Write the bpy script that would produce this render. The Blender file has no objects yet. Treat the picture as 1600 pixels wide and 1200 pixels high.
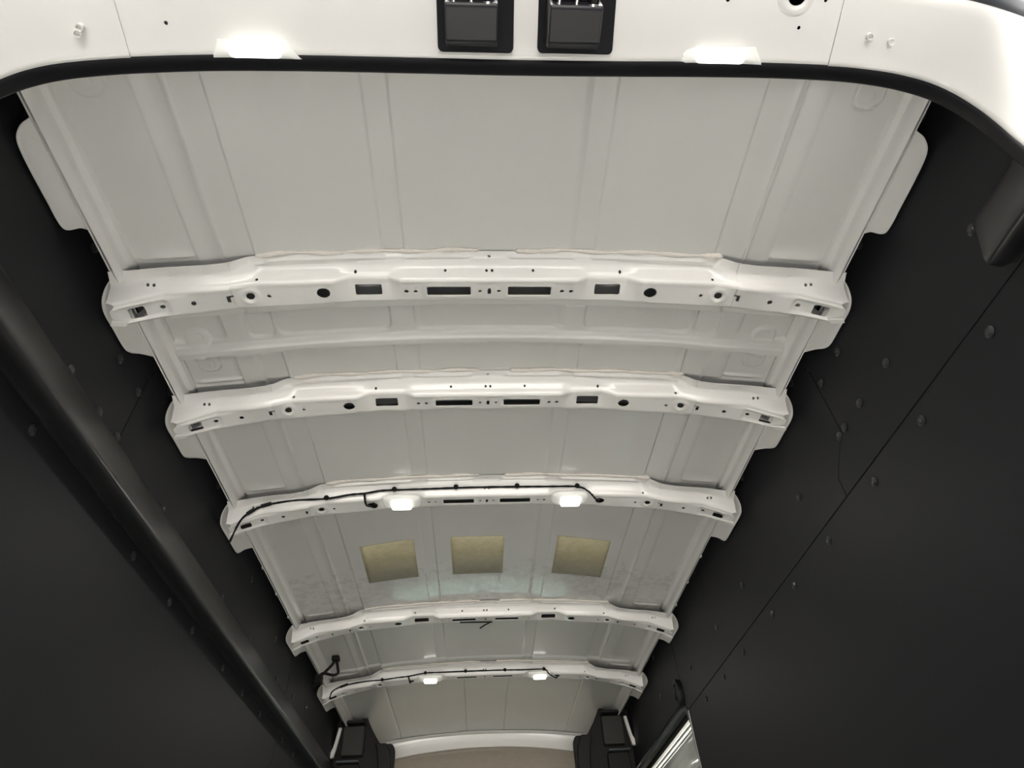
import bpy, bmesh, math, random
import numpy as np
from mathutils import Vector, Matrix

random.seed(4)
ZO = 0.9                                  # cargo floor is z = 0; heights below are given from the camera height, 0.9 m
S = bpy.context.scene
COL = S.collection

# ------------------------------------------------------------------ camera
cd = bpy.data.cameras.new('camera'); cam = bpy.data.objects.new('camera', cd); COL.objects.link(cam)
F = Vector((0.05932888, 0.71547093, 0.69611884)); R = Vector((0.99819069, -0.035697, -0.04838452)); U = R.cross(F)
M = Matrix((R, U, -F)).transposed().to_4x4(); M.translation = Vector((-0.03295, 0, ZO))
cam.matrix_world = M
cd.sensor_fit = 'HORIZONTAL'; cd.sensor_width = 36.0; cd.lens = 970.0 / 1600 * 36.0
cd.clip_start = 0.01; cd.clip_end = 100
S.camera = cam

# ------------------------------------------------------------------ world (bright showroom behind the open rear doors) and exposure
S.view_settings.view_transform = 'Standard'; S.view_settings.look = 'None'
S.view_settings.exposure = 0.06; S.view_settings.gamma = 1.0; S.view_settings.use_curve_mapping = False
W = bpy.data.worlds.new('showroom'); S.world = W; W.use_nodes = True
nt = W.node_tree; nt.nodes.clear()
def N(t, typ, **kw):
    n = t.nodes.new(typ)
    for k, v in kw.items():
        if k.startswith('i_'): n.inputs[k[2:].replace('_', ' ')].default_value = v
        else: setattr(n, k, v)
    return n
out = N(nt, 'ShaderNodeOutputWorld'); bg = N(nt, 'ShaderNodeBackground')
tc = N(nt, 'ShaderNodeTexCoord'); sep = N(nt, 'ShaderNodeSeparateXYZ')
nt.links.new(tc.outputs['Generated'], sep.inputs[0])
def ramp(sock, a, b):
    n = N(nt, 'ShaderNodeMapRange', interpolation_type='SMOOTHSTEP'); n.inputs['From Min'].default_value = a; n.inputs['From Max'].default_value = b
    nt.links.new(sock, n.inputs['Value']); return n.outputs[0]
def mul(a, b, op='MULTIPLY'):
    n = N(nt, 'ShaderNodeMath', operation=op)
    for i, q in enumerate((a, b)):
        if hasattr(q, 'links'): nt.links.new(q, n.inputs[i])
        else: n.inputs[i].default_value = q
    return n.outputs[0]
def wmix(c1, c2, fac):
    n = N(nt, 'ShaderNodeMixRGB')
    for k, c in (('Color1', c1), ('Color2', c2)):
        if isinstance(c, tuple): n.inputs[k].default_value = (*c, 1)
        else: nt.links.new(c, n.inputs[k])
    nt.links.new(fac, n.inputs['Fac']); return n.outputs[0]
WX, WY, WZ = sep.outputs
SIDE = (.30, .31, .33); UP = (145.0, 141.0, 132.0); GLOW = (1.75, 1.68, 1.58)     # surroundings, steep overhead band added to light the near floor, bright hall behind the van
CORE = (10.5, 10.0, 9.3); FRONT = (1.9, 2.3, 2.2)                         # unseen rear band added to brighten the far bows, daylight before the windscreen
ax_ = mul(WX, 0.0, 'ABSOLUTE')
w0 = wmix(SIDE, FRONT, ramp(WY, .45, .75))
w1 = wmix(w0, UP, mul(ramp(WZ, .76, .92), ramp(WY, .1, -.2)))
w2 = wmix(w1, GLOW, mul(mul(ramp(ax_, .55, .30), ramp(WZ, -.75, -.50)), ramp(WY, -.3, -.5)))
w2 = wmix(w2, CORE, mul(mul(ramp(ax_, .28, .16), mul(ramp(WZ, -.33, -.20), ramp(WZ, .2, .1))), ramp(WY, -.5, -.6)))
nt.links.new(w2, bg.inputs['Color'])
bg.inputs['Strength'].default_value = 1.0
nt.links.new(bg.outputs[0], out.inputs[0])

# ------------------------------------------------------------------ materials
def mat(name, col, rough=0.5, rnoise=None, metal=0.0, spec=0.5, coat=0.0, noise=None, bump=None, emit=None, estr=0.0):
    m = bpy.data.materials.new(name); m.use_nodes = True
    t = m.node_tree; b = t.nodes['Principled BSDF']
    b.inputs['Base Color'].default_value = (*col, 1); b.inputs['Roughness'].default_value = rough
    b.inputs['Metallic'].default_value = metal; b.inputs['Specular IOR Level'].default_value = spec
    b.inputs['Coat Weight'].default_value = coat; b.inputs['Coat Roughness'].default_value = 0.08
    if emit:
        b.inputs['Emission Color'].default_value = (*emit, 1); b.inputs['Emission Strength'].default_value = estr
    g = N(t, 'ShaderNodeTexCoord')
    if noise:                                         # noise = (scale, amount): slight mottling of the colour
        n = N(t, 'ShaderNodeTexNoise'); n.inputs['Scale'].default_value = noise[0]; n.inputs['Detail'].default_value = 6
        r = N(t, 'ShaderNodeMapRange'); r.inputs['To Min'].default_value = 1 - noise[1]; r.inputs['To Max'].default_value = 1 + noise[1]
        r.inputs['From Min'].default_value = .3; r.inputs['From Max'].default_value = .7
        x = N(t, 'ShaderNodeVectorMath', operation='SCALE'); x.inputs[0].default_value = col
        t.links.new(g.outputs['Object'], n.inputs['Vector']); t.links.new(n.outputs['Fac'], r.inputs['Value'])
        t.links.new(r.outputs[0], x.inputs['Scale']); t.links.new(x.outputs[0], b.inputs['Base Color'])
    if rnoise:                                        # rnoise = (scale, low, high): blotchy gloss
        n3 = N(t, 'ShaderNodeTexNoise'); n3.inputs['Scale'].default_value = rnoise[0]; n3.inputs['Detail'].default_value = 8; n3.inputs['Roughness'].default_value = .65
        r3 = N(t, 'ShaderNodeMapRange'); r3.inputs['From Min'].default_value = .38; r3.inputs['From Max'].default_value = .62
        r3.inputs['To Min'].default_value = rnoise[1]; r3.inputs['To Max'].default_value = rnoise[2]
        t.links.new(g.outputs['Object'], n3.inputs['Vector']); t.links.new(n3.outputs['Fac'], r3.inputs['Value'])
        sp = N(t, 'ShaderNodeSeparateXYZ'); t.links.new(g.outputs['Object'], sp.inputs[0])     # only in the bay with the pads is the paint thin and blotchy
        m1 = N(t, 'ShaderNodeMapRange', interpolation_type='SMOOTHSTEP'); m1.inputs['From Min'].default_value = 2.02; m1.inputs['From Max'].default_value = 2.25
        m2 = N(t, 'ShaderNodeMapRange', interpolation_type='SMOOTHSTEP'); m2.inputs['From Min'].default_value = 2.62; m2.inputs['From Max'].default_value = 2.40
        mm = N(t, 'ShaderNodeMath', operation='MULTIPLY'); mx = N(t, 'ShaderNodeMix'); mx.inputs[2].default_value = rough
        t.links.new(sp.outputs[1], m1.inputs[0]); t.links.new(sp.outputs[1], m2.inputs[0]); t.links.new(m1.outputs[0], mm.inputs[0]); t.links.new(m2.outputs[0], mm.inputs[1])
        t.links.new(mm.outputs[0], mx.inputs[0]); t.links.new(r3.outputs[0], mx.inputs[3]); t.links.new(mx.outputs[0], b.inputs['Roughness'])
    if bump:                                          # bump = (scale, strength, distance)
        n2 = N(t, 'ShaderNodeTexNoise'); n2.inputs['Scale'].default_value = bump[0]; n2.inputs['Detail'].default_value = 4
        bp = N(t, 'ShaderNodeBump'); bp.inputs['Strength'].default_value = bump[1]; bp.inputs['Distance'].default_value = bump[2]
        t.links.new(g.outputs['Object'], n2.inputs['Vector']); t.links.new(n2.outputs['Fac'], bp.inputs['Height'])
        t.links.new(bp.outputs[0], b.inputs['Normal'])
    return m
HOLLOW_SHADE = mat('painted_hollow_shade', (.035, .035, .036), .6)  # dark colour on inner faces, painted in as the shade behind the holes
PAINT = mat('white_body_paint', (.83, .815, .785), .30, coat=.5, bump=(60, .05, .001))
ROOF = mat('roof_skin_paint', (.70, .695, .668), .32, coat=.5, rnoise=(26, .14, .44), noise=(3.0, .03), bump=(7, .12, .004))
LINER = mat('black_liner_plastic', (.0140, .0145, .0170), .55, spec=.25, bump=(900, .25, .0004))
COVER = mat('black_cover_plastic', (.012, .012, .013), .36, spec=.75, bump=(600, .12, .0003))
RUBBER = mat('black_rubber', (.006, .006, .008), .6, spec=.22)
GREYRUB = mat('dark_grey_rubber', (.06, .065, .075), .5)
PINM = mat('push_fastener_plastic', (.024, .024, .027), .30, spec=.7)
CABLE = mat('black_cable_tape', (.004, .004, .0045), .55, spec=.2, bump=(300, .4, .001))
SEAL = mat('seam_sealer', (.74, .70, .64), .6, bump=(120, .6, .002))
PAD = mat('tan_foam_pad', (.47, .425, .27), .5, spec=.6, coat=.25, noise=(40, .10), bump=(150, .5, .001))
CHROME = mat('bright_metal', (.75, .75, .74), .15, metal=1)
LATCH = mat('latch_black_plastic', (.013, .0135, .0175), .42, spec=.4, bump=(700, .1, .0002))
BEZEL = mat('bezel_black_plastic', (.005, .005, .007), .5, spec=.25)
LENS = mat('lamp_lens', (.95, .95, .92), .4, emit=(1.0, .97, .90), estr=3.2)
LENSW = mat('lamp_housing', (.85, .86, .82), .35, emit=(1.0, .97, .88), estr=.12)
HEADL = mat('tan_headliner', (.62, .555, .48), .9, spec=.1, noise=(25, .04))
SHELF = mat('black_shelf_plastic', (.010, .010, .010), .65, spec=.3, bump=(500, .3, .0005))
FLOORM = mat('grey_floor_mat', (.62, .61, .58), .7, noise=(8, .1))
DOORM = mat('door_inner_paint', (.66, .68, .63), .22, coat=.6)
GLASS = bpy.data.materials.new('windscreen_glass'); GLASS.use_nodes = True
_t = GLASS.node_tree; _t.nodes.clear()
_o = N(_t, 'ShaderNodeOutputMaterial'); _m = N(_t, 'ShaderNodeMixShader'); _a = N(_t, 'ShaderNodeBsdfTransparent'); _g = N(_t, 'ShaderNodeBsdfGlossy')
_a.inputs['Color'].default_value = (.84, .92, .88, 1); _g.inputs['Roughness'].default_value = .02; _m.inputs['Fac'].default_value = .06
_t.links.new(_a.outputs[0], _m.inputs[1]); _t.links.new(_g.outputs[0], _m.inputs[2]); _t.links.new(_m.outputs[0], _o.inputs[0])

# ------------------------------------------------------------------ helpers
def tag(o, label=None, cat=None, group=None, kind=None):
    if label: o['label'] = label
    if cat: o['category'] = cat
    if group: o['group'] = group
    if kind: o['kind'] = kind
    return o
def empty(name, loc):                                 # loc uses the camera-height zero
    o = bpy.data.objects.new(name, None); COL.objects.link(o); o.location = (loc[0], loc[1], loc[2] + ZO)
    o.empty_display_size = .03; return o
class MB:
    """collects shapes of ONE object, in scene coordinates"""
    def __init__(s): s.v = []; s.f = []
    def add(s, v, f):
        k = len(s.v); s.v += [tuple(p) for p in v]; s.f += [tuple(i + k for i in q) for q in f]
    def box(s, x0, x1, y0, y1, z0, z1):
        v = [(x, y, z) for x in (x0, x1) for y in (y0, y1) for z in (z0, z1)]
        s.add(v, [(0, 1, 3, 2), (4, 6, 7, 5), (0, 4, 5, 1), (2, 3, 7, 6), (0, 2, 6, 4), (1, 5, 7, 3)])
    def grid(s, P, closed_u=False, closed_v=False):   # P[i][j] -> point
        n, m = len(P), len(P[0]); v = [p for r in P for p in r]; f = []
        for i in range(n if closed_u else n - 1):
            for j in range(m if closed_v else m - 1):
                a, b = i, (i + 1) % n; c, d = j, (j + 1) % m
                f.append((a * m + c, b * m + c, b * m + d, a * m + d))
        s.add(v, f)
    def tube(s, pts, r, n=8, caps=True):
        pts = [Vector(p) for p in pts]; rr = r if hasattr(r, '__len__') else [r] * len(pts); P = []
        up = Vector((0, 0, 1))
        for i, p in enumerate(pts):
            d = (pts[min(i + 1, len(pts) - 1)] - pts[max(i - 1, 0)]).normalized()
            if abs(d.dot(up)) > .9: up = Vector((0, 1, 0)) if abs(d.y) < .9 else Vector((1, 0, 0))
            a = d.cross(up).normalized(); b = d.cross(a).normalized()
            P.append([p + (a * math.cos(t) + b * math.sin(t)) * rr[i] for t in [2 * math.pi * k / n for k in range(n)]])
        k = len(s.v); s.grid(P, closed_v=True)
        if caps:
            s.f.append(tuple(range(k, k + n))); e = k + (len(pts) - 1) * n; s.f.append(tuple(range(e + n - 1, e - 1, -1)))
    def lathe(s, c, axis, prof, n=16):                # prof = [(distance along the axis, radius)]
        c = Vector(c); ax = Vector(axis).normalized(); a = ax.orthogonal().normalized(); b = ax.cross(a)
        P = [[c + ax * h + (a * math.cos(t) + b * math.sin(t)) * r for t in [2 * math.pi * k / n for k in range(n)]] for h, r in prof]
        k = len(s.v); s.grid(P, closed_v=True); s.f.append(tuple(range(k, k + n))); e = k + (len(prof) - 1) * n; s.f.append(tuple(range(e, e + n)))
    def prism(s, poly, fn, d0, d1):                   # poly 2-D, fn(u, v, d) -> point
        n = len(poly); k = len(s.v)
        s.v += [tuple(fn(u, v, d0)) for u, v in poly] + [tuple(fn(u, v, d1)) for u, v in poly]
        s.f += [tuple(range(k, k + n)), tuple(range(k + 2 * n - 1, k + n - 1, -1))]
        s.f += [(k + i, k + (i + 1) % n, k + n + (i + 1) % n, k + n + i) for i in range(n)]
    def build(s, name, m, parent=None, smooth=35, origin=None, bevel=None, solid=None, sub=0):
        o0 = Vector(origin) if origin is not None else Vector((0, 0, 0))
        if parent is not None: base = parent_base(parent)
        elif origin is not None: base = o0 + Vector((0, 0, ZO))
        else: base = Vector((0, 0, 0))
        me = bpy.data.meshes.new(name)
        me.from_pydata([(p[0] - base.x, p[1] - base.y, p[2] + ZO - base.z) for p in s.v], [], s.f)
        bm = bmesh.new(); bm.from_mesh(me); bmesh.ops.remove_doubles(bm, verts=bm.verts, dist=1e-5)
        bmesh.ops.recalc_face_normals(bm, faces=bm.faces); bm.to_mesh(me); bm.free()
        me.materials.append(m); o = bpy.data.objects.new(name, me); COL.objects.link(o)
        if parent is not None: o.parent = parent
        else: o.location = base
        if solid:
            q = o.modifiers.new('solid', 'SOLIDIFY'); q.thickness = abs(solid[0]); q.offset = solid[1]
        if bevel:
            q = o.modifiers.new('bevel', 'BEVEL'); q.width = bevel; q.segments = 3; q.limit_method = 'ANGLE'; q.angle_limit = math.radians(35)
        if sub:
            q = o.modifiers.new('sub', 'SUBSURF'); q.levels = sub; q.render_levels = sub
        if smooth:
            for p in me.polygons: p.use_smooth = True
            me.set_sharp_from_angle(angle=math.radians(smooth))
        return o
def parent_base(p):
    b = Vector((0, 0, 0))
    while p is not None: b = b + p.location; p = p.parent
    return b
def copy_tree(o, parent=None):
    c = o.copy(); COL.objects.link(c); c.parent = parent
    for ch in list(o.children): copy_tree(ch, c)
    return c
def ip(x, xs, ys): return float(np.interp(x, xs, ys))
def sm(a, b, x):
    t = np.clip((x - a) / (b - a), 0, 1); return t * t * (3 - 2 * t)
def catmull(pts, n=6):
    P = [np.array(p, float) for p in pts]; P = [2 * P[0] - P[1]] + P + [2 * P[-1] - P[-2]]; o = []
    for i in range(1, len(P) - 2):
        for k in range(n):
            t = k / n; a, b, c, d = P[i - 1:i + 3]
            o.append(tuple(.5 * ((2 * b) + (c - a) * t + (2 * a - 5 * b + 4 * c - d) * t * t + (3 * b - a - 3 * c + d) * t ** 3)))
    o.append(tuple(P[-2])); return o
def rrect(x0, x1, y0, y1, r, n=5):
    o = []
    for cx, cy, a in ((x1 - r, y1 - r, 0), (x0 + r, y1 - r, 90), (x0 + r, y0 + r, 180), (x1 - r, y0 + r, 270)):
        for k in range(n + 1):
            t = math.radians(a + 90 * k / n); o.append((cx + r * math.cos(t), cy + r * math.sin(t)))
    return o
def ell(cx, cy, rx, ry, n=20): return [(cx + rx * math.cos(2 * math.pi * k / n), cy + ry * math.sin(2 * math.pi * k / n)) for k in range(n)]

# ------------------------------------------------------------------ measured layout
BY = [0.7815, 1.1404, 1.5929, 2.4567, 3.1126]         # the five roof bows
XR = [0, .12, .18, .30, .42, .49, .55, .60, .66, .72, .745, .763, .90]
ZR = [1.138, 1.1365, 1.1345, 1.129, 1.121, 1.1125, 1.1055, 1.1005, 1.094, 1.087, 1.087, 1.15, 1.16]
def roof_z(x): return ip(abs(x), XR, ZR)

# ------------------------------------------------------------------ structure: ceiling
def sdrr(x, y, x0, x1, y0, y1, r):
    cx, cy = (x0 + x1) / 2, (y0 + y1) / 2
    qx = np.abs(x - cx) - (x1 - x0) / 2 + r; qy = np.abs(y - cy) - (y1 - y0) / 2 + r
    return np.hypot(np.maximum(qx, 0), np.maximum(qy, 0)) + np.minimum(np.maximum(qx, qy), 0) - r
def stations(lo, hi, base, spots, fine, rad):
    o = [lo]; x = lo
    while x < hi:
        x += fine if any(abs(x + fine / 2 - s) < rad for s in spots) else base
        o.append(min(x, hi))
    return np.array(o)
XS = stations(-.797, .797, .012, [-.5, -.106, .12, .5] + [s * v for s in (-1, 1) for v in (.181, .226, .487, .55, .598, .66, .686, .637, .72)], .0022, .011)
YS = np.concatenate([stations(.34, .47, .012, [.40, .42, .44], .003, .03), stations(.4701, .90, .03, [.7455], .004, .015),
                     stations(.9001, 1.16, .0026, [], .003, .01), stations(1.1601, 4.28, .03, [3.02, 3.05, 3.08, 1.557, 2.42], .004, .015)])
X, Y = np.meshgrid(XS, YS, indexing='ij')
Zg = np.interp(np.abs(X), XR, ZR)
aX = np.abs(X)
e = .0022
def step(a): return sm(a - e, a + e, aX)
# long pressed bands: between .181 and .226 the skin is set up a little; .487 steps up, .55-.598 slopes back down
bands = .0030 * (step(.181) - step(.226)) + .0060 * (step(.487) - step(.550)) + (.0045 * (1 - sm(.5535, .598, aX))) * step(.552) + (-.0015) * step(.552) * (1 - step(.598)) - .0035 * np.exp(-((aX - .5515) / .0035) ** 2)
in2 = sm(.895, .905, Y) * (1 - sm(1.11, 1.12, Y))      # the short bay has pockets with round corners and a cross rib
last = sm(3.15, 3.2, Y)
grooves = sum(.0055 * np.exp(-((X - g) / .0028) ** 2) for g in (-.5, -.106, .12, .5))
h = bands * (1 - in2) * (1 - last) + grooves * last
net = np.full_like(X, -.004)
ry0 = .985 + .008 * (aX / .72) ** 2                    # the rib bows slightly with the crown
for (a, b) in ((-.171, .171), (.228, .482), (.553, .597), (-.482, -.228)):
    pass
pk = np.full_like(X, 9.0)
for (a, b, r) in ((0, .172, .018), (.229, .484, .022), (.4845, .486, .0), ):
    if b - a < .01: continue
    for (y0, y1) in ((.84, .972), (1.010, 1.20)):
        aa = -.172 if a == 0 else a
        Xv = X if a == 0 else aX
        pk = np.minimum(pk, sdrr(Xv, Y, aa, b, y0, y1, r))
for (a, b, r) in ((.492, .549, .018), (.600, .718, .02)):
    for (y0, y1) in ((.84, .974), (1.014, 1.20)):
        pk = np.minimum(pk, sdrr(aX, Y, a, b, y0, y1, r))
pocket = .0060 * (1 - sm(-.0022, .0022, pk))
rib = -.016 * sm(.979, .990, Y - .006 * (aX / .72) ** 2) * (1 - sm(1.006, 1.011, Y - .006 * (aX / .72) ** 2)) * (1 - sm(.71, .722, aX))
h = h + in2 * (pocket - .0025 + rib)
# fifth bay: low cross step just before the last bow
h = h - .006 * sm(3.015, 3.03, Y) * (1 - sm(3.05, 3.06, Y)) * (1 - sm(.66, .70, aX))
# weld tabs: rounded pads with a small oval
for (tx, ty, ty0) in ((.662, .405, .30), (.662, 1.046, 1.012)):
    d = sdrr(aX, Y, tx - .026, tx + .026, ty0, ty + .024, .024)
    h = h - .007 * (1 - sm(-.002, .002, d))
    d = np.abs(np.hypot((aX - tx) / .010, (Y - ty) / .013) - 1) * .011
    h = h + .0014 * np.exp(-(d / .0016) ** 2)
d = sdrr(aX, Y, .636, .688, .940, .990, .024)
h = h - .007 * (1 - sm(-.003, .003, d)) * in2
d = np.abs(np.hypot((aX - .662) / .010, (Y - .960) / .010) - 1) * .011
h = h + .0014 * np.exp(-(d / .0016) ** 2)
for yb in BY:                                          # the skin curls down a little where it meets each bracket
    h = h - .0050 * np.exp(-((Y - (yb - .036)) / .0045) ** 2) * sm(.598, .612, aX) * (1 - sm(.695, .705, aX))
Zg = Zg + h
m = MB(); m.grid([[(X[i, j], Y[i, j], Zg[i, j]) for j in range(len(YS))] for i in range(len(XS))])
ceiling = m.build('ceiling', ROOF, smooth=60); tag(ceiling, kind='structure')
m = MB(); m.box(-.92, .92, .25, 5.4, 1.19, 1.20); m.build('outer_skin', PAINT, ceiling)

# ------------------------------------------------------------------ structure: floor, cab shell, windscreen
m = MB(); m.box(-.86, .86, .36, 5.2, -.94, -.90); tag(m.build('floor', FLOORM), kind='structure')
wf = MB(); wf.box(-.86, .86, 5.2, 5.24, -.94, -.36); wf.box(-.86, .86, 5.0, 5.24, .00, 1.2); wf.box(-.86, -.58, 5.2, 5.24, -.37, .01); wf.box(.58, .86, 5.2, 5.24, -.37, .01)
wfo = wf.build('wall_front', LINER, bevel=.01); tag(wfo, kind='structure')
m = MB(); m.box(-.59, .59, 5.19, 5.195, -.37, .01); tag(m.build('window_1', GLASS), kind='structure')

# ------------------------------------------------------------------ structure: side walls with liner panels
PX = .80
def wall(side):
    s = -1 if side == 'left' else 1
    name = 'wall_' + side
    m = MB()
    if s < 0: m.box(-.90, -.86, .30, 5.24, -.94, 1.19)
    else:
        m.box(.86, .90, .30, 2.66, -.94, 1.19); m.box(.86, .90, 2.66, 5.24, .80, 1.19); m.box(.86, .90, 4.1, 5.24, -.94, .80)
        m.box(.93, .95, 2.6, 4.2, -.94, .85)
    w = m.build(name, PAINT); tag(w, kind='structure')
    fn = lambda y, z, d: (s * (PX + d), y, z)
    def panel(poly, t=.0045, off=0):
        q = MB(); q.prism(poly, fn, off, off + t); return q.build('liner_panel', LINER, w, smooth=0, bevel=.0012)
    g = .0011; top = 1.150; j = 1.062 if s > 0 else 1.069; zs = .755
    # rear upper panel: the joint at its front edge has a scalloped notch near the top
    notch = [(j - .012, top), (j - .012, 1.100), (j - .006, 1.092), (j + .004, 1.090), (j + .008, 1.083), (j, 1.068)] if s > 0 else \
            [(j - .012, top), (j - .010, 1.100), (j - .004, 1.092), (j + .004, 1.092), (j + .006, 1.083), (j, 1.068)]
    edge = notch + [(j, .872), (j + .030, .850), (j + .074, .815), (j + .086, .80), (j + .088, zs + g)]
    panel([(.352, zs + g), (.352, top)] + [(y - g, z) for y, z in edge])
    f2 = 2.668
    panel([(y + g, z) for y, z in reversed(edge)] + [(j, top), (f2 - g, top), (f2 - g, (.80 if s > 0 else zs) + g), (f2 - .02, zs + g)])
    if s > 0:
        panel([(f2 + g, .805), (f2 + g, top), (3.90, top), (3.90, .805)])
        panel([(.352, -.9), (.352, zs - g), (2.64, zs - g), (2.64, -.9)])
    else:
        panel([(f2 + g, zs + g), (f2 + g, top), (3.90, top), (3.90, zs + g)])
        panel([(.352, -.9), (.352, zs - g), (2.655, zs - g), (2.655, -.9)])
        panel([(2.659, -.9), (2.659, zs - g), (3.90, zs - g), (3.90, -.9)])
    # push fasteners
    q = MB(); q.lathe((0, 0, -ZO), (-s, 0, 0), [(-.004, .0080), (.0006, .0105), (.0016, .0107), (.0030, .0088), (.0042, .0050), (.0046, .0046), (.0040, .0030), (.0038, .0002)], 18)
    pin = None
    rows = ([(.450, 1.119), (.723, 1.113), (.944, 1.010), (1.043, 1.007), (.536, .871), (.844, .870), (.966, .871), (1.046, .870), (1.075, .868),
             (1.143, 1.105), (1.325, .871), (1.813, .871), (2.117, .865), (2.491, .865), (1.57, 1.109), (2.176, 1.108), (3.001, .919), (2.99, 1.088), (2.727, .877),
             (.633, .723), (.851, .722), (1.046, .721), (1.283, .721), (1.51, .720), (1.684, .722), (1.956, .719), (2.171, .719), (2.398, .720)] if s > 0 else
            [(.475, 1.119), (.737, 1.112), (.954, 1.015), (1.055, 1.012), (.855, .881), (.976, .881), (1.06, .884), (1.157, 1.112), (1.330, .880), (1.564, 1.112), (1.815, .880), (2.123, .876),
             (2.512, .884), (2.768, .902), (3.018, .936), (2.004, 1.036), (2.393, .992), (.855, .732), (1.290, .731), (1.517, .730), (1.688, .730), (1.961, .730),
             (2.174, .728), (2.397, .729), (2.733, .735), (2.929, .730)])
    for (y, z) in rows:
        if pin is None: pin = q.build('push_fastener', PINM, w, smooth=50); p = pin
        else: p = pin.copy(); COL.objects.link(p); p.parent = w
        p.location = (s * PX, y, z + ZO)
        # mesh data was made about the world origin
    return w
wl = wall('left'); wr = wall('right')

# ------------------------------------------------------------------ structure: rear door frame (jamb of the open rear doorway)
OPEN = [(-.700, -.88), (-.712, -.2), (-.722, .60), (-.722, .80), (-.712, .90), (-.700, .95), (-.681, .990), (-.650, 1.018), (-.60, 1.038), (-.54, 1.052), (-.44, 1.066), (-.303, 1.072), (-.10, 1.072), (.031, 1.071),
        (.20, 1.075), (.307, 1.080), (.45, 1.083), (.56, 1.078), (.62, 1.067), (.668, 1.046), (.702, 1.012), (.718, .970), (.724, .915), (.722, .86), (.715, .785), (.708, .60), (.700, -.2), (.695, -.88)]
path = catmull(OPEN, 5)
def norms(p):
    o = []
    for i in range(len(p)):
        a = np.array(p[max(i - 1, 0)]); b = np.array(p[min(i + 1, len(p) - 1)]); t = (b - a) / np.linalg.norm(b - a); o.append(np.array((-t[1], t[0])))
    return o
nr = norms(path)
def sweep(prof, sel, extra=0.0):
    P = []
    for (x, z), n in zip(path, nr):
        if sel(x, z): P.append([(x + n[0] * (t + extra), y, z + n[1] * (t + extra)) for t, y in prof])
    return P
JAMB = [(.012, .3540), (.0035, .3545), (.0008, .3525), (0, .349), (.0012, .344), (.0035, .339), (.006, .330), (.016, .300), (.030, .262), (.040, .246), (.060, .238), (.30, .235)]
wrear = MB()
wrear.box(-.95, -.80, .235, .26, -.92, 1.4); wrear.box(.80, .95, .235, .26, -.92, 1.4); wrear.box(-.95, .95, .235, .26, 1.35, 1.4)
wrear = wrear.build('wall_rear', PAINT); tag(wrear, kind='structure')
m = MB(); m.grid(sweep(JAMB, lambda x, z: z > .9 and -.560 <= x <= .575)); hp = m.build('header_panel', PAINT, wrear, smooth=60)
m = MB(); m.grid(sweep(JAMB, lambda x, z: x < -.545, -.0022)); m.build('corner_pillar', PAINT, wrear, smooth=60)
m = MB(); m.grid(sweep(JAMB, lambda x, z: x > .548, -.0022)); m.build('corner_pillar', PAINT, wrear, smooth=60)

def boolean_cut(obj, cutters, inner=True):
    """cuts the prisms of MB cutters out of obj and bakes the result"""
    co = cutters.build('cutter', PAINT, None, smooth=0)
    q = obj.modifiers.new('cut', 'BOOLEAN'); q.operation = 'DIFFERENCE'; q.object = co; q.solver = 'EXACT'
    dg = bpy.context.evaluated_depsgraph_get(); dg.update()
    me = bpy.data.meshes.new_from_object(obj.evaluated_get(dg)); obj.modifiers.clear(); obj.data = me
    bpy.data.objects.remove(co, do_unlink=True)
    if inner:
        me.materials.append(HOLLOW_SHADE)
        for p in me.polygons:
            if p.normal.z > .15: p.material_index = 1
    for p in me.polygons: p.use_smooth = True
    me.set_sharp_from_angle(angle=math.radians(40))

q = hp.modifiers.new('solid', 'SOLIDIFY'); q.thickness = .0014; q.offset = 0
hz = lambda x, y, d: (x, y, d)
c = MB()
c.prism(rrect(.3715, .3785, .235, .2710, .0034), hz, 1.05, 1.15)
c.prism(ell(.487, .2610, .0145, .0125), hz, 1.05, 1.15)
for x, y in ((.534, .265), (.499, .302), (-.495, .310), (-.50, .262)): c.prism(ell(x, y, .0028, .0028, 12), hz, 1.05, 1.15)
boolean_cut(hp, c)
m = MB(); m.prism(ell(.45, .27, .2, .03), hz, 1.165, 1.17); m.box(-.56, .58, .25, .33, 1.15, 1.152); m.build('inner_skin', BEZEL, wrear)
# dimples pressed round the big hole
def ring(cx, cy, cz, k, prof, sy=.87, name='dimple_ring'):
    m = MB(); m.grid([[(cx + r * k * math.cos(t), cy + r * k * sy * math.sin(t), cz - zz - .37 * r * k * sy * math.sin(t)) for r, zz in prof] for t in [2 * math.pi * i / 40 for i in range(40)]], closed_u=True)
    m.build(name, PAINT, wrear, smooth=60)
DIM = [(.0148, -.001), (.0165, .0020), (.021, .0032), (.027, .0022), (.032, .0002), (.034, -.001)]
ring(.487, .261, 1.1125, 1, DIM); ring(-.50, .258, 1.0900, .8, DIM)
for x, y, z in ((-.613, .317, 1.042), (-.609, .310, 1.046), (.613, .307, 1.082), (.646, .311, 1.072)): ring(x, y, z, .14, [(.030, -.004), (.033, .006), (.040, .006), (.043, -.004)], name='pressed_mark')
# seals: inner black door seal (jamb edge) and the outer grey one
SEALP = [(.006, .350), (-.001, .3515), (-.003, .357), (.001, .366), (.006, .376), (.012, .380), (.020, .378), (.020, .352)]
m = MB(); m.grid(sweep([(t - .0, y) for t, y in SEALP], lambda x, z: True), closed_v=True)
dseal = m.build('door_seal', RUBBER, None, smooth=60, origin=(0, .36, .3))
tag(dseal, 'black rubber seal running along the inner edge of the rear door opening', 'seal')
m = MB(); m.tube([(x + n[0] * .052, .240, z + n[1] * .052) for (x, z), n in zip(path, nr)], .012, 10)
oseal = m.build('door_seal', GREYRUB, None, smooth=60, origin=(0, .24, .3))
tag(oseal, 'dark grey outer rubber seal curving past the top right corner of the white door frame', 'seal')

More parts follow.
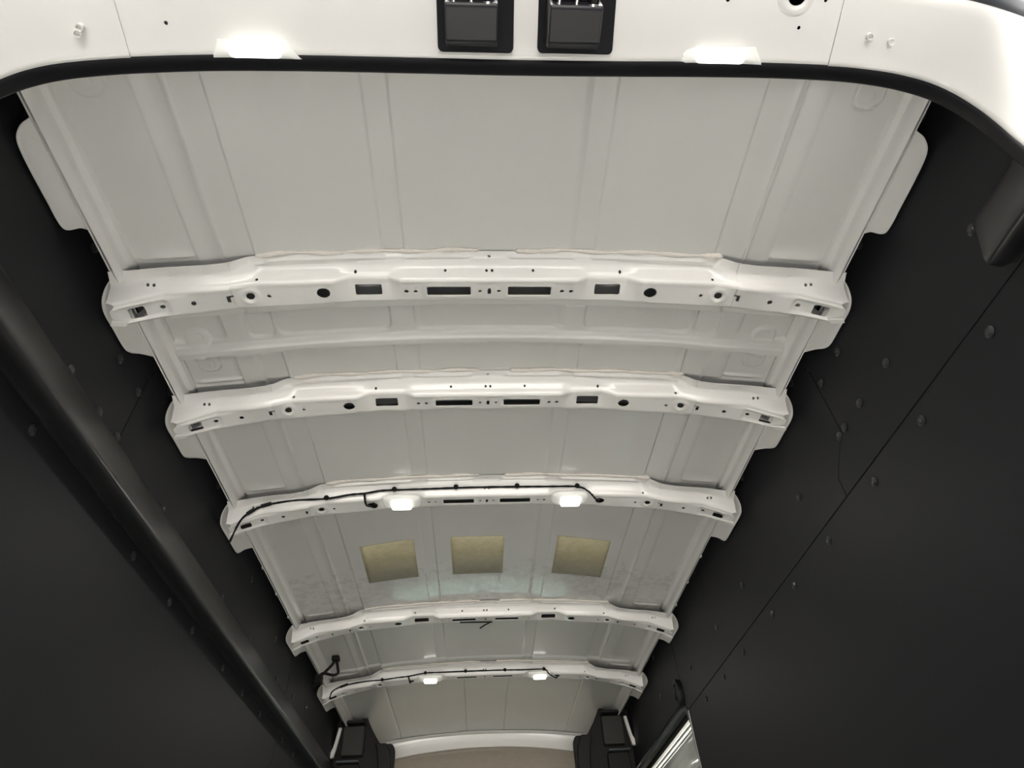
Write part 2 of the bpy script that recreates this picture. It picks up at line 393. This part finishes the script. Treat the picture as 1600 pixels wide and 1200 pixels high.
# ------------------------------------------------------------------ roof bows
BZX = [0, .28, .355, .50, .55, .61, .68, .72, .765]; BZZ = [1.090, 1.088, 1.078, 1.066, 1.060, 1.047, 1.034, 1.020, 1.004]
EZX = [0, .190, .213, .298, .331, .49, .546, .583, .663, .743, .765]; EZZ = [1.087, 1.0865, 1.0975, 1.0965, 1.081, 1.073, 1.058, 1.052, 1.044, 1.010, 1.000]
FZX = [0, .29, .42, .483, .505, .54, .61, .655, .695, .73, .765]; FZZ = [1.1215, 1.119, 1.1145, 1.110, 1.095, 1.085, 1.074, 1.071, 1.060, 1.050, 1.046]
LZX = [0, .18, .30, .43, .500, .514, .532, .58, .65, .722, .765]; LZZ = [1.1335, 1.1315, 1.126, 1.1185, 1.1105, 1.103, 1.0905, 1.081, 1.074, 1.064, 1.058]
def sharp_interp(x, xs, ys):   # a little smoothing of the measured lines
    return (ip(x - .003, xs, ys) + 2 * ip(x, xs, ys) + ip(x + .003, xs, ys)) / 4
def bow_profile(x, drop=0.0):
    a = abs(x); zl, zf, ze, zb = [sharp_interp(a, *t) - drop for t in ((LZX, LZZ), (FZX, FZZ), (EZX, EZZ), (BZX, BZZ))]
    zr = roof_z(a) - .003
    bead = .0045 * float(sm(.035, .055, a) * (1 - sm(.455, .475, a))) * (1 - .75 * float(sm(.175, .190, a) * (1 - sm(.215, .235, a))))
    w_ = float(sm(.500, .530, a)); zq = zf + .0025
    lin = lambda t: zl + (zq - zl) * t
    fl = lambda v, t: v * (1 - w_) + lin(t) * w_
    P = [(-.026, zl), (-.022, fl(zl - .0006, .1)), (-.019, fl(zl - .001 - bead * .6, .25)), (-.0155, fl(zl - .0018 - bead, .45)), (-.012, fl(zl - .0028 - bead * .6, .6)), (-.009, fl(zl - .004, .8))]
    # face
    e0 = .018
    P += [(-.003, zf + .0025), (.000, zf), (.003, zf - .003)]
    P += [(.003 + (e0 - .006) * t, zf - .003 + (ze + .006 - zf + .003) * t) for t in (.25, .5, .75)]
    P += [(.0135, ze + .0050), (.0158, ze + .0018), (.0180, ze + .0002), (.0205, ze), (.0235, ze + (zb - ze) * .1)]
    y0, y1 = .0235, .0665
    # underside, fine
    for k in range(1, 13):
        t = k / 12; y = y0 + (y1 - y0) * t
        z = ze + (zb - ze) * (.1 + .85 * t)
        z -= under_relief(x, y)
        P.append((y, z))
    P += [(.0705, zb + .0010), (.0735, zb + .0038), (.0760, zb + .009)]
    w = float(1 - sm(.50, .70, a))
    zfl = zr - .002
    P += [(.082, zb + .009 + (zfl - zb - .009) * .75), (.088, zfl - .001), (.100, zfl), (.118, zfl + .001)] if a < .70 else \
         [(.079, zb + .016), (.081, zb + .022), (.083, zb + .028), (.085, zb + .034)]
    return P
def under_relief(x, y):
    a = abs(x); r = 0.0
    def rim(d, w=.003, hgt=.0016): return hgt * math.exp(-(d / w) ** 2)
    for (x0, x1) in ((.0405, .1345),):
        d = float(sdrr(np.array(a), np.array(y), x0 - .004, x1 + .004, .030, .061, .006)); r += rim(d, .003, .0018)
    d = abs(math.hypot((a - .5025), (y - .044)) - .0155); r += rim(d, .0035, .0030)
    # end pocket round the rectangular hole
    d = float(sdrr(np.array(a), np.array(y), .660, .745, .031, .0635, .010)); r += .0035 * float(sm(-.004, .004, np.array(d))) * float(sm(.60, .655, np.array(a))) - .0008
    return r
def bow_mesh(x0, x1, dx, drop, name, parent, Y0):
    n = max(2, int(round((x1 - x0) / dx))); m = MB()
    m.grid([[(x, Y0 + dy, z) for dy, z in bow_profile(x, drop)] for x in [x0 + (x1 - x0) * i / n for i in range(n + 1)]])
    o = m.build(name, PAINT, parent, smooth=40); q = o.modifiers.new('s', 'SOLIDIFY'); q.thickness = .0013; q.offset = 0
    return o
def make_bow():
    Y0 = BY[0]
    b = empty('roof_bow', (0, Y0 + .04, 1.09))
    zp = lambda x, y, d: (x, Y0 + y, d)
    yp = lambda x, z, d: (x, Y0 + d, z)
    main = bow_mesh(-.541, .541, .0042, 0, 'crossmember', b, Y0)
    c = MB()
    for s in (-1, 1):
        so = lambda P: [(s * a, q) for a, q in P]
        c.prism(so(rrect(.0405, .1345, .0345, .0570, .0025)), zp, 1.05, 1.118)
        c.prism(so(rrect(.2315, .2880, .0320, .0575, .004)), zp, 1.05, 1.118)
        c.prism(so(ell(.3535, .0445, .0140, .0128)), zp, 1.03, 1.11)
        for a, r in ((.0205, .0038), (.159, .0043), (.179, .0046), (.4655, .0042)): c.prism(so(ell(a, .0465, r, r * .9, 12)), zp, 1.03, 1.11)
        for a, z in ((.0060, 1.109), (.0945, 1.109), (.285, 1.108), (.4855, 1.083)): c.prism(so(ell(a, z, .0031, .0034, 12)), yp, -.01, .03)
        c.prism(so(ell(.5025, .0440, .0085, .0085)), zp, 1.0, 1.10)
        c.prism(so([(.534, .036), (.5475, .036), (.5475, .053), (.5405, .053), (.5405, .041), (.534, .041)]), zp, 1.0, 1.09)
    c.prism(rrect(-.0035, .0035, .0390, .0555, .0034), zp, 1.05, 1.118)
    c.prism(ell(0, -.015, .0030, .0030, 12), zp, 1.115, 1.15)
    boolean_cut(main, c)
    for s in (-1, 1):
        lo, hi = (.536, .760) if s > 0 else (-.760, -.536)
        e_ = bow_mesh(lo, hi, .0040, .0016, 'end_bracket', b, Y0)
        c = MB(); so = lambda P: [(s * a, q) for a, q in P]
        c.prism(so([(.536, .036), (.548, .036), (.548, .053), (.541, .053), (.541, .041), (.536, .041)]), zp, 1.0, 1.09)
        c.prism(so(ell(.6125, .0455, .0052, .0052, 14)), zp, 1.0, 1.08)
        c.prism(so(ell(.672, .0460, .0052, .0045, 14)), zp, 1.0, 1.06)
        c.prism(so(rrect(.7020, .7310, .0350, .0605, .004)), zp, .98, 1.045)
        for a, z in ((.681, 1.0550), (.692, 1.0540)): c.prism(so(ell(a, z, .0031, .0033, 12)), yp, -.02, .04)
        # the outer end of the bracket is trimmed: scallop at the face and a cut to the tab
        c.prism(so([(.80, .012), (.756, .0135), (.7485, .0175), (.7475, .0215), (.751, .026), (.757, .030), (.759, .045), (.755, .062), (.748, .074), (.744, .09), (.80, .09)]), zp, .9, 1.2)
        boolean_cut(e_, c)
        # welded locating tab at the outer end and pressed oval near the lap joint
        m = MB(); zt = lambda u, v, d: (s * u, Y0 + v, 1.013 - (u - .735) * .75 + d)
        m.prism([(.735, .062), (.757, .048), (.762, .056), (.742, .071)], zt, -.006, -.001); m.build('locating_tab', PAINT, e_, bevel=.001)
    # seam sealer along the rear lip
    def bead(x0, x1, seed, blobs=()):
        rnd = random.Random(seed); pts = []; rad = []; n = max(8, int((x1 - x0) / .0045))
        for i in range(n + 1):
            x = x0 + (x1 - x0) * i / n; zl = sharp_interp(abs(x), LZX, LZZ)
            w = .0034 * (1 + .40 * math.sin(x * 70 + seed)) + rnd.uniform(0, .0013)
            for bx, bw, bh in blobs: w += bh * math.exp(-((x - bx) / bw) ** 2) * rnd.uniform(.7, 1.2)
            if i in (0, n): w = .0008
            pts.append((x, Y0 - .0275 + .0018 * math.sin(x * 37 + seed) + rnd.uniform(-.0006, .0006), zl + .0008)); rad.append(w)
        q = MB(); q.tube(pts, rad, 8); return q
    q = bead(-.487, -.022, 1, [(-.465, .02, .0025)]); q.build('sealant_bead', SEAL, b, smooth=80)
    q = bead(.055, .505, 5, [(.085, .018, .0032), (.485, .018, .002)]); q.build('sealant_bead', SEAL, b, smooth=80)
    return b
LAB = ['white pressed steel roof bow nearest the rear door frame, with empty rectangular slots',
       'white steel roof bow just in front of the short ribbed roof bay',
       'white steel roof bow carrying two lit lamps and a cable, behind the tan pads',
       'white steel roof bow between the tan pads and the farthest pair of lamps',
       'farthest white roof bow, with two lit lamps and a cable, beside the hanging connector']
proto = make_bow(); bows = []
for i, yb in enumerate(BY):
    o = proto if i == 0 else copy_tree(proto)
    o.location.y = yb + .04; tag(o, LAB[i], 'roof bow', 'pressed steel bows under the van roof'); bows.append(o)

# ------------------------------------------------------------------ roof side rails with mounting tabs
RP = [(.713, 1.0895), (.715, 1.087), (.7165, 1.080), (.719, 1.0765), (.7275, 1.0760), (.7300, 1.0725), (.7315, 1.0630), (.7350, 1.0530), (.7425, 1.0485), (.7490, 1.0530), (.7520, 1.0610), (.7540, 1.0670), (.7570, 1.0690), (.7595, 1.0680), (.7605, 1.0640)]
def rail(s):
    o = empty('roof_side_rail', (s * .745, .37, 1.07))
    ys = [.345] + [.36 + .05 * i for i in range(72)]
    m = MB()
    for seg, (a, b) in enumerate([(.345, BY[0] - .006)] + [(BY[i] + .075, BY[i + 1] - .006) for i in range(4)] + [(BY[4] + .075, 3.80)]):
        n = 12; P = []
        for i in range(n + 1):
            y = a + (b - a) * i / n
            row = []
            for k, (x, z) in enumerate(RP): row.append((s * x, y, z))
            P.append(row)
        m.grid(P)
        # rounded nose where the raised bead runs into the bow
        if seg < 5:
            P = []
            for i in range(7):
                t = i / 6 * math.pi / 2; y = b + .012 * math.sin(t); k_ = math.cos(t)
                P.append([(s * (.7425 + (x - .7425) * (k_ * .7 + .3)), y, 1.078 + (z - 1.078) * k_) for x, z in RP[4:13]])
            m.grid(P)
    m.build('rail_section', PAINT, o, smooth=60, solid=(.0012, 0))
    # flat strip that runs on behind the bow ends
    q = MB(); q.grid([[(s * .7540, y, 1.0735), (s * .7590, y, 1.0725), (s * .7600, y, 1.0640)] for y in (.345, 3.80)])
    q.build('rail_flange', PAINT, o, solid=(.0012, 0))
    def tab(pts, zb):
        # outline on the sloping plate: v = 0 at the rail, 1 at the lower edge
        poly = catmull(pts, 5); q = MB(); top = []; bot = []
        rows = []
        for y, v in poly:
            row = []
            for k in range(6):
                w = v * k / 5
                x = .7585 + .036 * math.sin(min(w, 1) * 1.35) / math.sin(1.35); z = 1.0705 - (1.0705 - zb) * w ** 1.15
                row.append((s * x, y, z))
            rows.append(row)
        q.grid(rows); return q.build('mounting_tab', PAINT, o, smooth=60, solid=(.0014, 0))
    tab([(.450, 0), (.456, .15), (.466, .50), (.490, .86), (.54, .97), (.60, .98), (.630, 1), (.652, .92), (.660, .66), (.661, .30), (.672, 0)], 1.046)
    for yb, e1, e2, dz in ((BY[0], .170, .222, 1.035), (BY[1], .186, .245, 1.032), (BY[2], .225, .262, 1.028), (BY[3], .222, .262, 1.030), (BY[4], .30, .345, 1.034)):
        tab([(yb - .004, 0), (yb + .004, .30), (yb + .035, .80), (yb + .065, 1.02), (yb + e1 * .6, 1.0), (yb + e1 - .012, .98), (yb + e1 + .010, .80), (yb + (e1 + e2) / 2, .45), (yb + e2, 0)], dz)
    for k in range(3):
        y = 1.97 + .195 * k; q = MB(); q.box(s * .757 - .006, s * .757 + .006, y, y + .014, 1.058, 1.068); q.build('rail_clip', PAINT, o, bevel=.003)
    return o
tag(rail(-1), 'white roof side rail with hanging tabs, above the wall with the long cover', 'roof rail', 'white rails along the roof edges')
tag(rail(1), 'white roof side rail with hanging tabs, above the wall with the side door', 'roof rail', 'white rails along the roof edges')

# ------------------------------------------------------------------ black covers along the walls
def cover(s, y0, y1, label):
    prof = [(.7990, .873), (.7965, .874), (.7935, .872), (.7880, .862), (.7650, .812), (.7520, .784), (.7460, .770), (.7422, .7600), (.7412, .7535), (.7418, .7495), (.7445, .7475), (.7550, .7460), (.7750, .7520), (.7960, .7590), (.7995, .7580)]
    m = MB(); n = max(4, int((y1 - y0) / .08)); P = []
    for i in range(n + 1): P.append([(s * x, y0 + (y1 - y0) * i / n, z) for x, z in prof])
    # rounded front end
    cz, cx = .80, .79
    ends = []
    for t in (.25, .5, .75, .93):
        k_ = math.sqrt(1 - t * t); ends.append([(s * (cx + (x - cx) * (.35 + .65 * k_)), y1 + .010 * t, cz + (z - cz) * (.90 + .10 * k_)) for x, z in prof])
    P += ends
    m.grid(P); k = len(m.v) - len(prof); m.f.append(tuple(range(k, k + len(prof))))
    o = m.build('wall_cover', COVER, None, smooth=50, origin=(s * .77, y0, .81))
    return tag(o, label, 'wall cover')
cover(-1, .365, 3.88, 'long black plastic cover running the length of the left black wall')
cover(1, .365, .516, 'short black cover stub with rounded end on the right wall by the door frame')

# ------------------------------------------------------------------ lamps
def header_lamp(x0, x1, u0, u1, l0, l1, zl, label):
    """x0..x1 housing at the jamb edge, u0..u1 at its rear side, l0..l1 the lens"""
    cx = (x0 + x1) / 2; o = empty('cargo_lamp', (cx, .340, zl + .006))
    zt = lambda y: zl + max(0, .346 - y) * .40
    m = MB(); P = []
    for i in range(33):
        f = i / 32; row = []
        for t in (0, .08, .25, .5, .75, .92, 1):
            y = .3530 - t * .0235; a, b = x0 + (u0 - x0) * t, x1 + (u1 - x1) * t; x = a + (b - a) * f
            bulge = float(sm(0, .22, np.array(f)) * (1 - sm(.78, 1, np.array(f)))); k = math.sin(math.pi * min(1, t * 1.15 + .12)) ** .5 if t < 1 else .1
            row.append((x, y - .0022 * bulge * (t < .1), zt(y) - .0015 - .0050 * bulge * k))
        P.append([(row[0][0], .357, zl + .010)] + row)
    m.grid(P); m.build('lamp_housing', LENSW, o, smooth=60, solid=(.0015, 1))
    m = MB(); m.prism(rrect(l0, l1, .3310, .3520, .007), lambda x, y, d: (x, y, zt(y) + d), -.0105, -.002)
    m.build('lamp_lens', LENS, o, bevel=.003)
    m = MB()
    for k in range(24): m.box(l0 + (l1 - l0) * (k + .3) / 24, l0 + (l1 - l0) * (k + .6) / 24, .3306, .3318, zt(.331) - .0098, zt(.331) - .004)
    m.build('lens_ribs', LENSW, o)
    L = bpy.data.lights.new('lamp_light', 'AREA'); L.energy = .55; L.size = .08; L.size_y = .02; L.shape = 'RECTANGLE'; L.color = (1, .95, .86)
    lo = bpy.data.objects.new('lamp_light', L); COL.objects.link(lo); lo.parent = o; lo.location = (0, 0, -.024)
    return tag(o, label, 'lamp', 'lit cargo lamps')
header_lamp(-.435, -.302, -.425, -.321, -.408, -.329, 1.064, 'lit white cargo lamp on the edge of the rear header, left of the black latches')
header_lamp(.304, .448, .322, .432, .334, .415, 1.083, 'lit white cargo lamp on the edge of the rear header, right of the black latches')
def bow_lamp(cx, yb, label, first=[None]):
    def mk():
        o = empty('bow_lamp', (.26, BY[2] + .045, 1.085))
        m = MB(); Y0 = BY[2]
        P = []
        for u in np.linspace(-1, 1, 21):
            e_ = math.sqrt(max(0, 1 - u ** 4)); x = .26 + u * .060
            P.append([(x, Y0 + .0415 + v * (.0345 * (.45 + .55 * e_)), 1.0905 - .014 * e_ * (1 - v ** 4) ) for v in np.linspace(-1, 1, 9)])
        m.grid(P); m.build('lamp_housing', LENSW, o, smooth=60, solid=(.002, 1))
        m = MB(); m.prism(rrect(.26 - .030, .26 + .030, Y0 + .019, Y0 + .062, .008), lambda x, y, d: (x, y, d), 1.0705, 1.078); m.build('lamp_lens', LENS, o, bevel=.002)
        L = bpy.data.lights.new('lamp_light', 'AREA'); L.energy = 1.0; L.size = .06; L.size_y = .04; L.shape = 'RECTANGLE'; L.color = (1, .98, .93)
        lo = bpy.data.objects.new('lamp_light', L); COL.objects.link(lo); lo.parent = o; lo.location = (0, 0, -.022)
        return o
    if first[0] is None: first[0] = mk(); o = first[0]
    else: o = copy_tree(first[0])
    o.location = (cx, yb + .045, 1.085 + ZO); return tag(o, label, 'lamp', 'lit cargo lamps')
bow_lamp(-.262, BY[2], 'lit oval lamp above the left tan pad, beside the looped cable end')
bow_lamp(.260, BY[2], 'lit oval lamp above the right tan pad, at the end of the cable')
bow_lamp(-.262, BY[4], 'lit oval lamp on the farthest roof bow, nearer the hanging connector')
bow_lamp(.268, BY[4], 'lit oval lamp on the farthest roof bow, nearer the side door opening')

# ------------------------------------------------------------------ wiring harnesses
def harness(pts, branch, clips, conns, label, Y0, extra=None):
    o = empty('wiring_harness', (pts[len(pts) // 2][0], Y0, 1.105))
    m = MB(); P = catmull(pts, 6); rnd = random.Random(2)
    m.tube(P, [.0030 + rnd.uniform(-.0005, .0006) for _ in P], 8)
    m.build('cable', CABLE, o, smooth=70)
    q = MB(); Q = catmull(branch, 6); q.tube(Q, .0032, 8); q.build('cable_branch', CABLE, o, smooth=70)
    if extra:
        q = MB(); q.tube(catmull(extra, 5), .0035, 8); q.build('cable_plug', CABLE, o, smooth=70)
    for (x, y, z) in clips:
        q = MB(); q.lathe((x, y - .004, z), (0, -.9, -.35), [(-.004, .0045), (0, .0075), (.003, .0078), (.006, .006), (.007, .001)], 14); q.build('cable_clip', CABLE, o, smooth=50)
    for (a, b) in conns:
        q = MB(); q.tube([a, b], .0058, 6); q.build('connector', CABLE, o, smooth=0, bevel=.001)
    return tag(o, label, 'wiring harness')
y3 = BY[2] + .001
H3 = [(-.7292, y3, .9396), (-.7175, y3, 1.0057), (-.6963, y3, 1.0367), (-.6622, y3, 1.0570), (-.6284, y3, 1.0659), (-.5712, y3, 1.0744), (-.4811, y3, 1.0781), (-.4146, y3, 1.0904), (-.3715, y3, 1.0942), (-.3252, y3, 1.1027),
      (-.2815, y3, 1.1044), (-.19, y3, 1.1060), (-.0947, y3, 1.108), (-.0025, y3, 1.1086), (.0933, y3, 1.108), (.19, y3, 1.1065), (.2799, y3, 1.1036), (.3121, y3, 1.0865), (.3322, y3 + .004, 1.0600), (.345, y3 + .020, 1.0650), (.3535, y3 + .040, 1.085)]
B3 = [(-.3719, y3, 1.0956), (-.3649, y3, 1.0627), (-.3600, y3 + .012, 1.0580), (-.352, y3 + .030, 1.0665), (-.342, y3 + .040, 1.070), (-.336, y3 + .036, 1.074), (-.345, y3 + .03, 1.077), (-.3535, y3 + .040, 1.088)]
harness(H3, B3, [(-.4811, y3, 1.0781), (-.2815, y3, 1.1044), (-.0947, y3, 1.108), (.0933, y3, 1.108), (.2799, y3, 1.1036)],
        [((-.703, y3 - .002, 1.029), (-.684, y3 - .002, 1.0455)), ((-.668, y3 - .002, 1.0545), (-.640, y3 - .002, 1.0640))],
        'black taped wiring harness clipped along the roof bow between two lamps behind the tan pads', BY[2])
y5 = BY[4] + .001
H5 = [(-.722, y5, 1.0009), (-.7124, y5, 1.0342), (-.6565, y5, 1.0577), (-.5686, y5, 1.0718), (-.4865, y5, 1.076), (-.4193, y5, 1.0838), (-.3666, y5, 1.0877), (-.2836, y5, 1.1), (-.19, y5, 1.101), (-.0922, y5, 1.1014), (.0, y5, 1.1012), (.0971, y5, 1.1006), (.19, y5, 1.0985),
      (.2871, y5, 1.0974), (.3087, y5, 1.0766), (.3378, y5, 1.0569), (.350, y5 + .02, 1.065), (.3535, y5 + .04, 1.085)]
B5 = [(-.3668, y5, 1.0884), (-.3600, y5, 1.0735), (-.3560, y5 + .004, 1.060), (-.3535, y5 + .03, 1.072), (-.3535, y5 + .04, 1.088)]
harness(H5, B5, [(-.4865, y5, 1.076), (-.2836, y5, 1.1), (-.0922, y5, 1.1014), (.0971, y5, 1.1006), (.2871, y5, 1.0974)], [((-.68, y5 - .002, 1.0505), (-.645, y5 - .002, 1.0625))],
        'black wiring harness clipped along the farthest roof bow with the lamps', BY[4])
o = empty('hanging_connector', (-.68, 2.842, 1.05))
hc = lambda L: catmull([(-.033 + (x + .033) * .9635, 2.842, z * .9635) for x, z in L], 5)
m = MB(); m.tube(hc([(-.6837, 1.115), (-.6989, 1.0904), (-.7233, 1.0632), (-.7426, 1.0417), (-.7550, 1.0199), (-.765, 1.00)]), .0065, 8); m.build('cable', CABLE, o, smooth=60)
m = MB(); m.tube(hc([(-.6800, 1.115), (-.6679, 1.0752), (-.6651, 1.0555), (-.6868, 1.048), (-.7281, 1.0578), (-.745, 1.05)]), .0060, 8); m.build('cable_branch', CABLE, o, smooth=60)
m = MB(); m.box(-.676, -.644, 2.825, 2.86, 1.070, 1.088); m.build('plug', CABLE, o, bevel=.003)
m = MB(); m.box(-.737, -.705, 2.825, 2.86, .975, 1.010); m.build('mounting_block', CABLE, o, bevel=.004)
tag(o, 'black plug and taped cable loop hanging off the roof at the left wall corner', 'connector')
m = MB(); m.tube([(-.105, BY[3] + .05, 1.080), (.028, BY[3] + .05, 1.078)], .0032, 8); m.tube([(.022, BY[3] + .05, 1.078), (-.002, BY[3] + .052, 1.0676), (-.024, BY[3] + .055, 1.0545)], .0032, 8)
tag(m.build('cable_stub', CABLE, None, origin=(-.04, BY[3] + .05, 1.08)), 'short black forked cable stub under the middle of the fourth roof bow', 'cable')

# ------------------------------------------------------------------ tan pads
def pad(pts, label):
    # pad follows the crown of the roof skin
    m = MB(); (x0, x1, y0, y1, k) = pts; P = []
    for i in range(13):
        u = i / 12; P.append([])
        for j in range(3):
            v = j / 2; x = x0 + (x1 - x0) * u; P[-1].append((x, y0 + (y1 - y0) * v + k * (u - .5) * (1 - v * .2), roof_z(x) - .0026))
    m.grid(P); o = m.build('damping_pad', PAD, None, smooth=40, origin=((x0 + x1) / 2, (y0 + y1) / 2, 1.13), solid=(.0032, 0)); return tag(o, label, 'sound damping pad', 'tan pads stuck to the roof skin')
pad((-.438, -.252, 1.940, 2.205, -.022), 'square tan pad stuck to the roof on the hanging connector side of the three')
pad((-.124, .064, 1.930, 2.195, 0), 'square tan pad stuck to the roof, middle one of the three')
pad((.252, .442, 1.942, 2.207, .030), 'square tan pad stuck to the roof on the side door side of the three')

# ------------------------------------------------------------------ rear door latches on the header
def latch(x0, x1, bx0, bx1, label):
    o = empty('door_latch', ((x0 + x1) / 2, .30, 1.06)); zc = 1.0725 if x0 < .05 else 1.076
    zt = lambda y: zc + max(0, .339 - y) * .37
    m = MB(); m.prism(rrect(bx0, bx1, .2565, .3405, .008), lambda x, y, d: (x, y, zt(y) + d), -.007, .001); m.build('bezel', BEZEL, o, bevel=.002)
    m = MB(); m.prism([(.266, 1.030), (.313, 1.030), (.324, 1.042), (.331, 1.072), (.262, 1.095), (.262, 1.034)], lambda y, z, d: (d, y, z), x0, x1); m.build('latch_body', LATCH, o, bevel=.0022)
    m = MB(); m.box(x0 + .004, x1 - .004, .226, .263, 1.052, 1.056); m.build('backing_plate', BEZEL, o)
    for k, f in enumerate((.17, .50, .81)):
        x = x0 + (x1 - x0) * f; r = .0032 if k < 2 else .0050
        m = MB(); m.lathe((x, .2635, 1.041), (0, -1, .05), [(-.003, r * 1.7), (.0015, r * 1.7), (.0020, r), (.040, r)], 16)
        m.build('latch_pin', CHROME if k < 2 else BEZEL, o)
        if k == 2:
            m = MB(); m.lathe((x, .2635, 1.041), (0, -1, .05), [(0, r * 1.75), (.003, r * 1.75), (.003, r * 1.05)], 18); m.build('washer', CHROME, o)
    return tag(o, label, 'door latch', 'black latches on the rear header')
latch(-.0723, .0061, -.0865, .0330, 'black door latch block with metal pins on the rear header, nearer the left wall')
latch(.0836, .1625, .0715, .1930, 'black door latch block with metal pins on the rear header, nearer the right wall')

# ------------------------------------------------------------------ cab end: header strip, headliner, overhead shelves
m = MB(); P = []
for x in np.linspace(-.80, .80, 41):
    k = -.02 * (x / .7) ** 2; z = roof_z(x)
    jog = .0035 * math.sin(x * 40)
    P.append([(x, 4.215, z - .003), (x, 4.225, z - .006), (x, 4.235, z - .010), (x, 4.242, z - .012), (x, 4.244, z - .018 + k), (x, 4.255, z - .045 + k), (x, 4.270, z - .076 + k), (x, 4.285, z - .078 + k)])
m.grid(P); fh = m.build('trim_1', PAINT, smooth=50, solid=(.0015, 0)); tag(fh, kind='structure')
m = MB(); P = []
for x in np.linspace(-.84, .84, 31):
    z = roof_z(x) - .070 - .02 * (x / .7) ** 2
    P.append([(x, 4.275, z + .001), (x, 4.38, z - .006), (x, 4.60, z - .03), (x, 4.9, z - .14), (x, 5.0, z - .35), (x, 4.995, .00)])
m.grid(P); hl = m.build('trim_2', HEADL, smooth=60, solid=(.01, 1)); tag(hl, kind='structure')
def shelf(s, label):
    o = empty('overhead_shelf', (s * .66, 3.75, .95)); fx = lambda u, v, d: (s * u, d, v)
    # curved side cheek
    m = MB()
    outline = catmull([(.80, .62), (.52, .62), (.488, .72), (.482, .86), (.487, .957), (.548, .962)], 4) + catmull([(.565, .975), (.605, 1.035), (.638, 1.093)], 4) + [(.641, 1.108), (.664, 1.108), (.668, 1.086), (.800, 1.086)]
    m.prism(outline, fx, 3.74, 3.80); m.build('cheek_panel', SHELF, o, bevel=.004)
    m = MB(); m.prism(rrect(.640, .752, .905, 1.045, .008), fx, 3.690, 3.742); m.build('storage_bin', mat('shelf_bin', (.030, .028, .024), .7, bump=(300, .3, .001)), o, bevel=.006)
    m = MB(); m.box(*sorted((s * .640, s * .765)), 3.66, 3.74, 1.052, 1.064); m.build('shelf_lip', SHELF, o, bevel=.003)
    m = MB(); m.prism(catmull([(.760, 1.035), (.768, .98), (.778, .93), (.785, .895)], 4) + [(.800, .892), (.803, .915)] + catmull([(.792, .94), (.783, .99), (.775, 1.035)], 4), fx, 3.675, 3.700); m.build('bracket', PAINT, o, bevel=.002)
    m = MB(); m.prism(catmull([(.520, .960), (.495, .90), (.490, .80), (.51, .72)], 4) + [(.57, .72), (.55, .82), (.565, .92), (.58, .960)], fx, 3.700, 3.745); m.build('edge_roll', SHELF, o, bevel=.006)
    m = MB(); m.prism(rrect(.650, .765, .780, .868, .015), fx, 3.70, 3.742); m.build('lower_bin', SHELF, o, bevel=.005)
    m = MB(); m.box(*sorted((s * .655, s * .770)), 3.68, 3.742, .872, .882); m.build('bin_rim', GREYRUB, o, bevel=.003)
    return tag(o, label, 'shelf', 'black overhead shelves of the cab')
shelf(-1, 'black overhead cab shelf with curved cheek, on the wall with the long cover')
shelf(1, 'black overhead cab shelf with curved cheek, next to the side door opening')

# ------------------------------------------------------------------ side door (closed) seen in its opening in the right wall
d = empty('side_door', (.90, 3.3, .0))
m = MB(); m.grid([[(x, y, z) for (x, z) in ((.872, .735), (.876, .70), (.888, .690), (.890, .655), (.880, .640), (.880, .560), (.884, -.85))] for y in (2.675, 4.09)]); m.build('door_panel', DOORM, d, smooth=30, solid=(.004, 1))
for (x, z, r) in ((.846, .779, .010), (.862, .757, .005), (.868, .742, .0045), (.8735, .726, .003)):
    m = MB(); m.tube([(x, 2.70, z), (x, 3.4, z), (x, 4.09, z)], r, 10); m.build('guide_rail', CHROME if r < .0035 else (RUBBER if r > .009 else DOORM), d, smooth=60)
m = MB(); m.box(.868, .884, 2.78, 4.05, .615, .632); m.build('door_rib', PAINT, d, bevel=.004)
tag(d, 'white inner side of the closed sliding door with bright guide rails, right wall', 'door')
m = MB(); m.tube([(.812, 2.668, -.85), (.812, 2.668, .60), (.812, 2.672, .72), (.812, 2.70, .775), (.812, 2.76, .790), (.812, 3.3, .792), (.812, 4.08, .792)], .0085, 10)
tag(m.build('opening_seal', GREYRUB, None, smooth=60, origin=(.812, 2.7, .0)), 'grey rubber seal around the side door opening in the right wall', 'seal')
m = MB(); m.box(.803, .870, 2.655, 2.664, -.9, .76); jp = m.build('door_jamb', PAINT, wr, bevel=.002)
m = MB(); m.lathe((.797, 2.695, .838), (-1, 0, 0), [(-.01, .031), (.006, .034), (.014, .032), (.018, .022), (.012, .020), (.012, .001)], 24)
for i, v in enumerate(m.v): m.v[i] = (v[0], 2.695 + (v[1] - 2.695) * 1.0, .838 + (v[2] - .838) * 1.55)
tag(m.build('end_cap', BEZEL, None, smooth=50, origin=(.79, 2.695, .838)), 'black oval plastic cap at the top rear corner of the side door opening', 'cap')
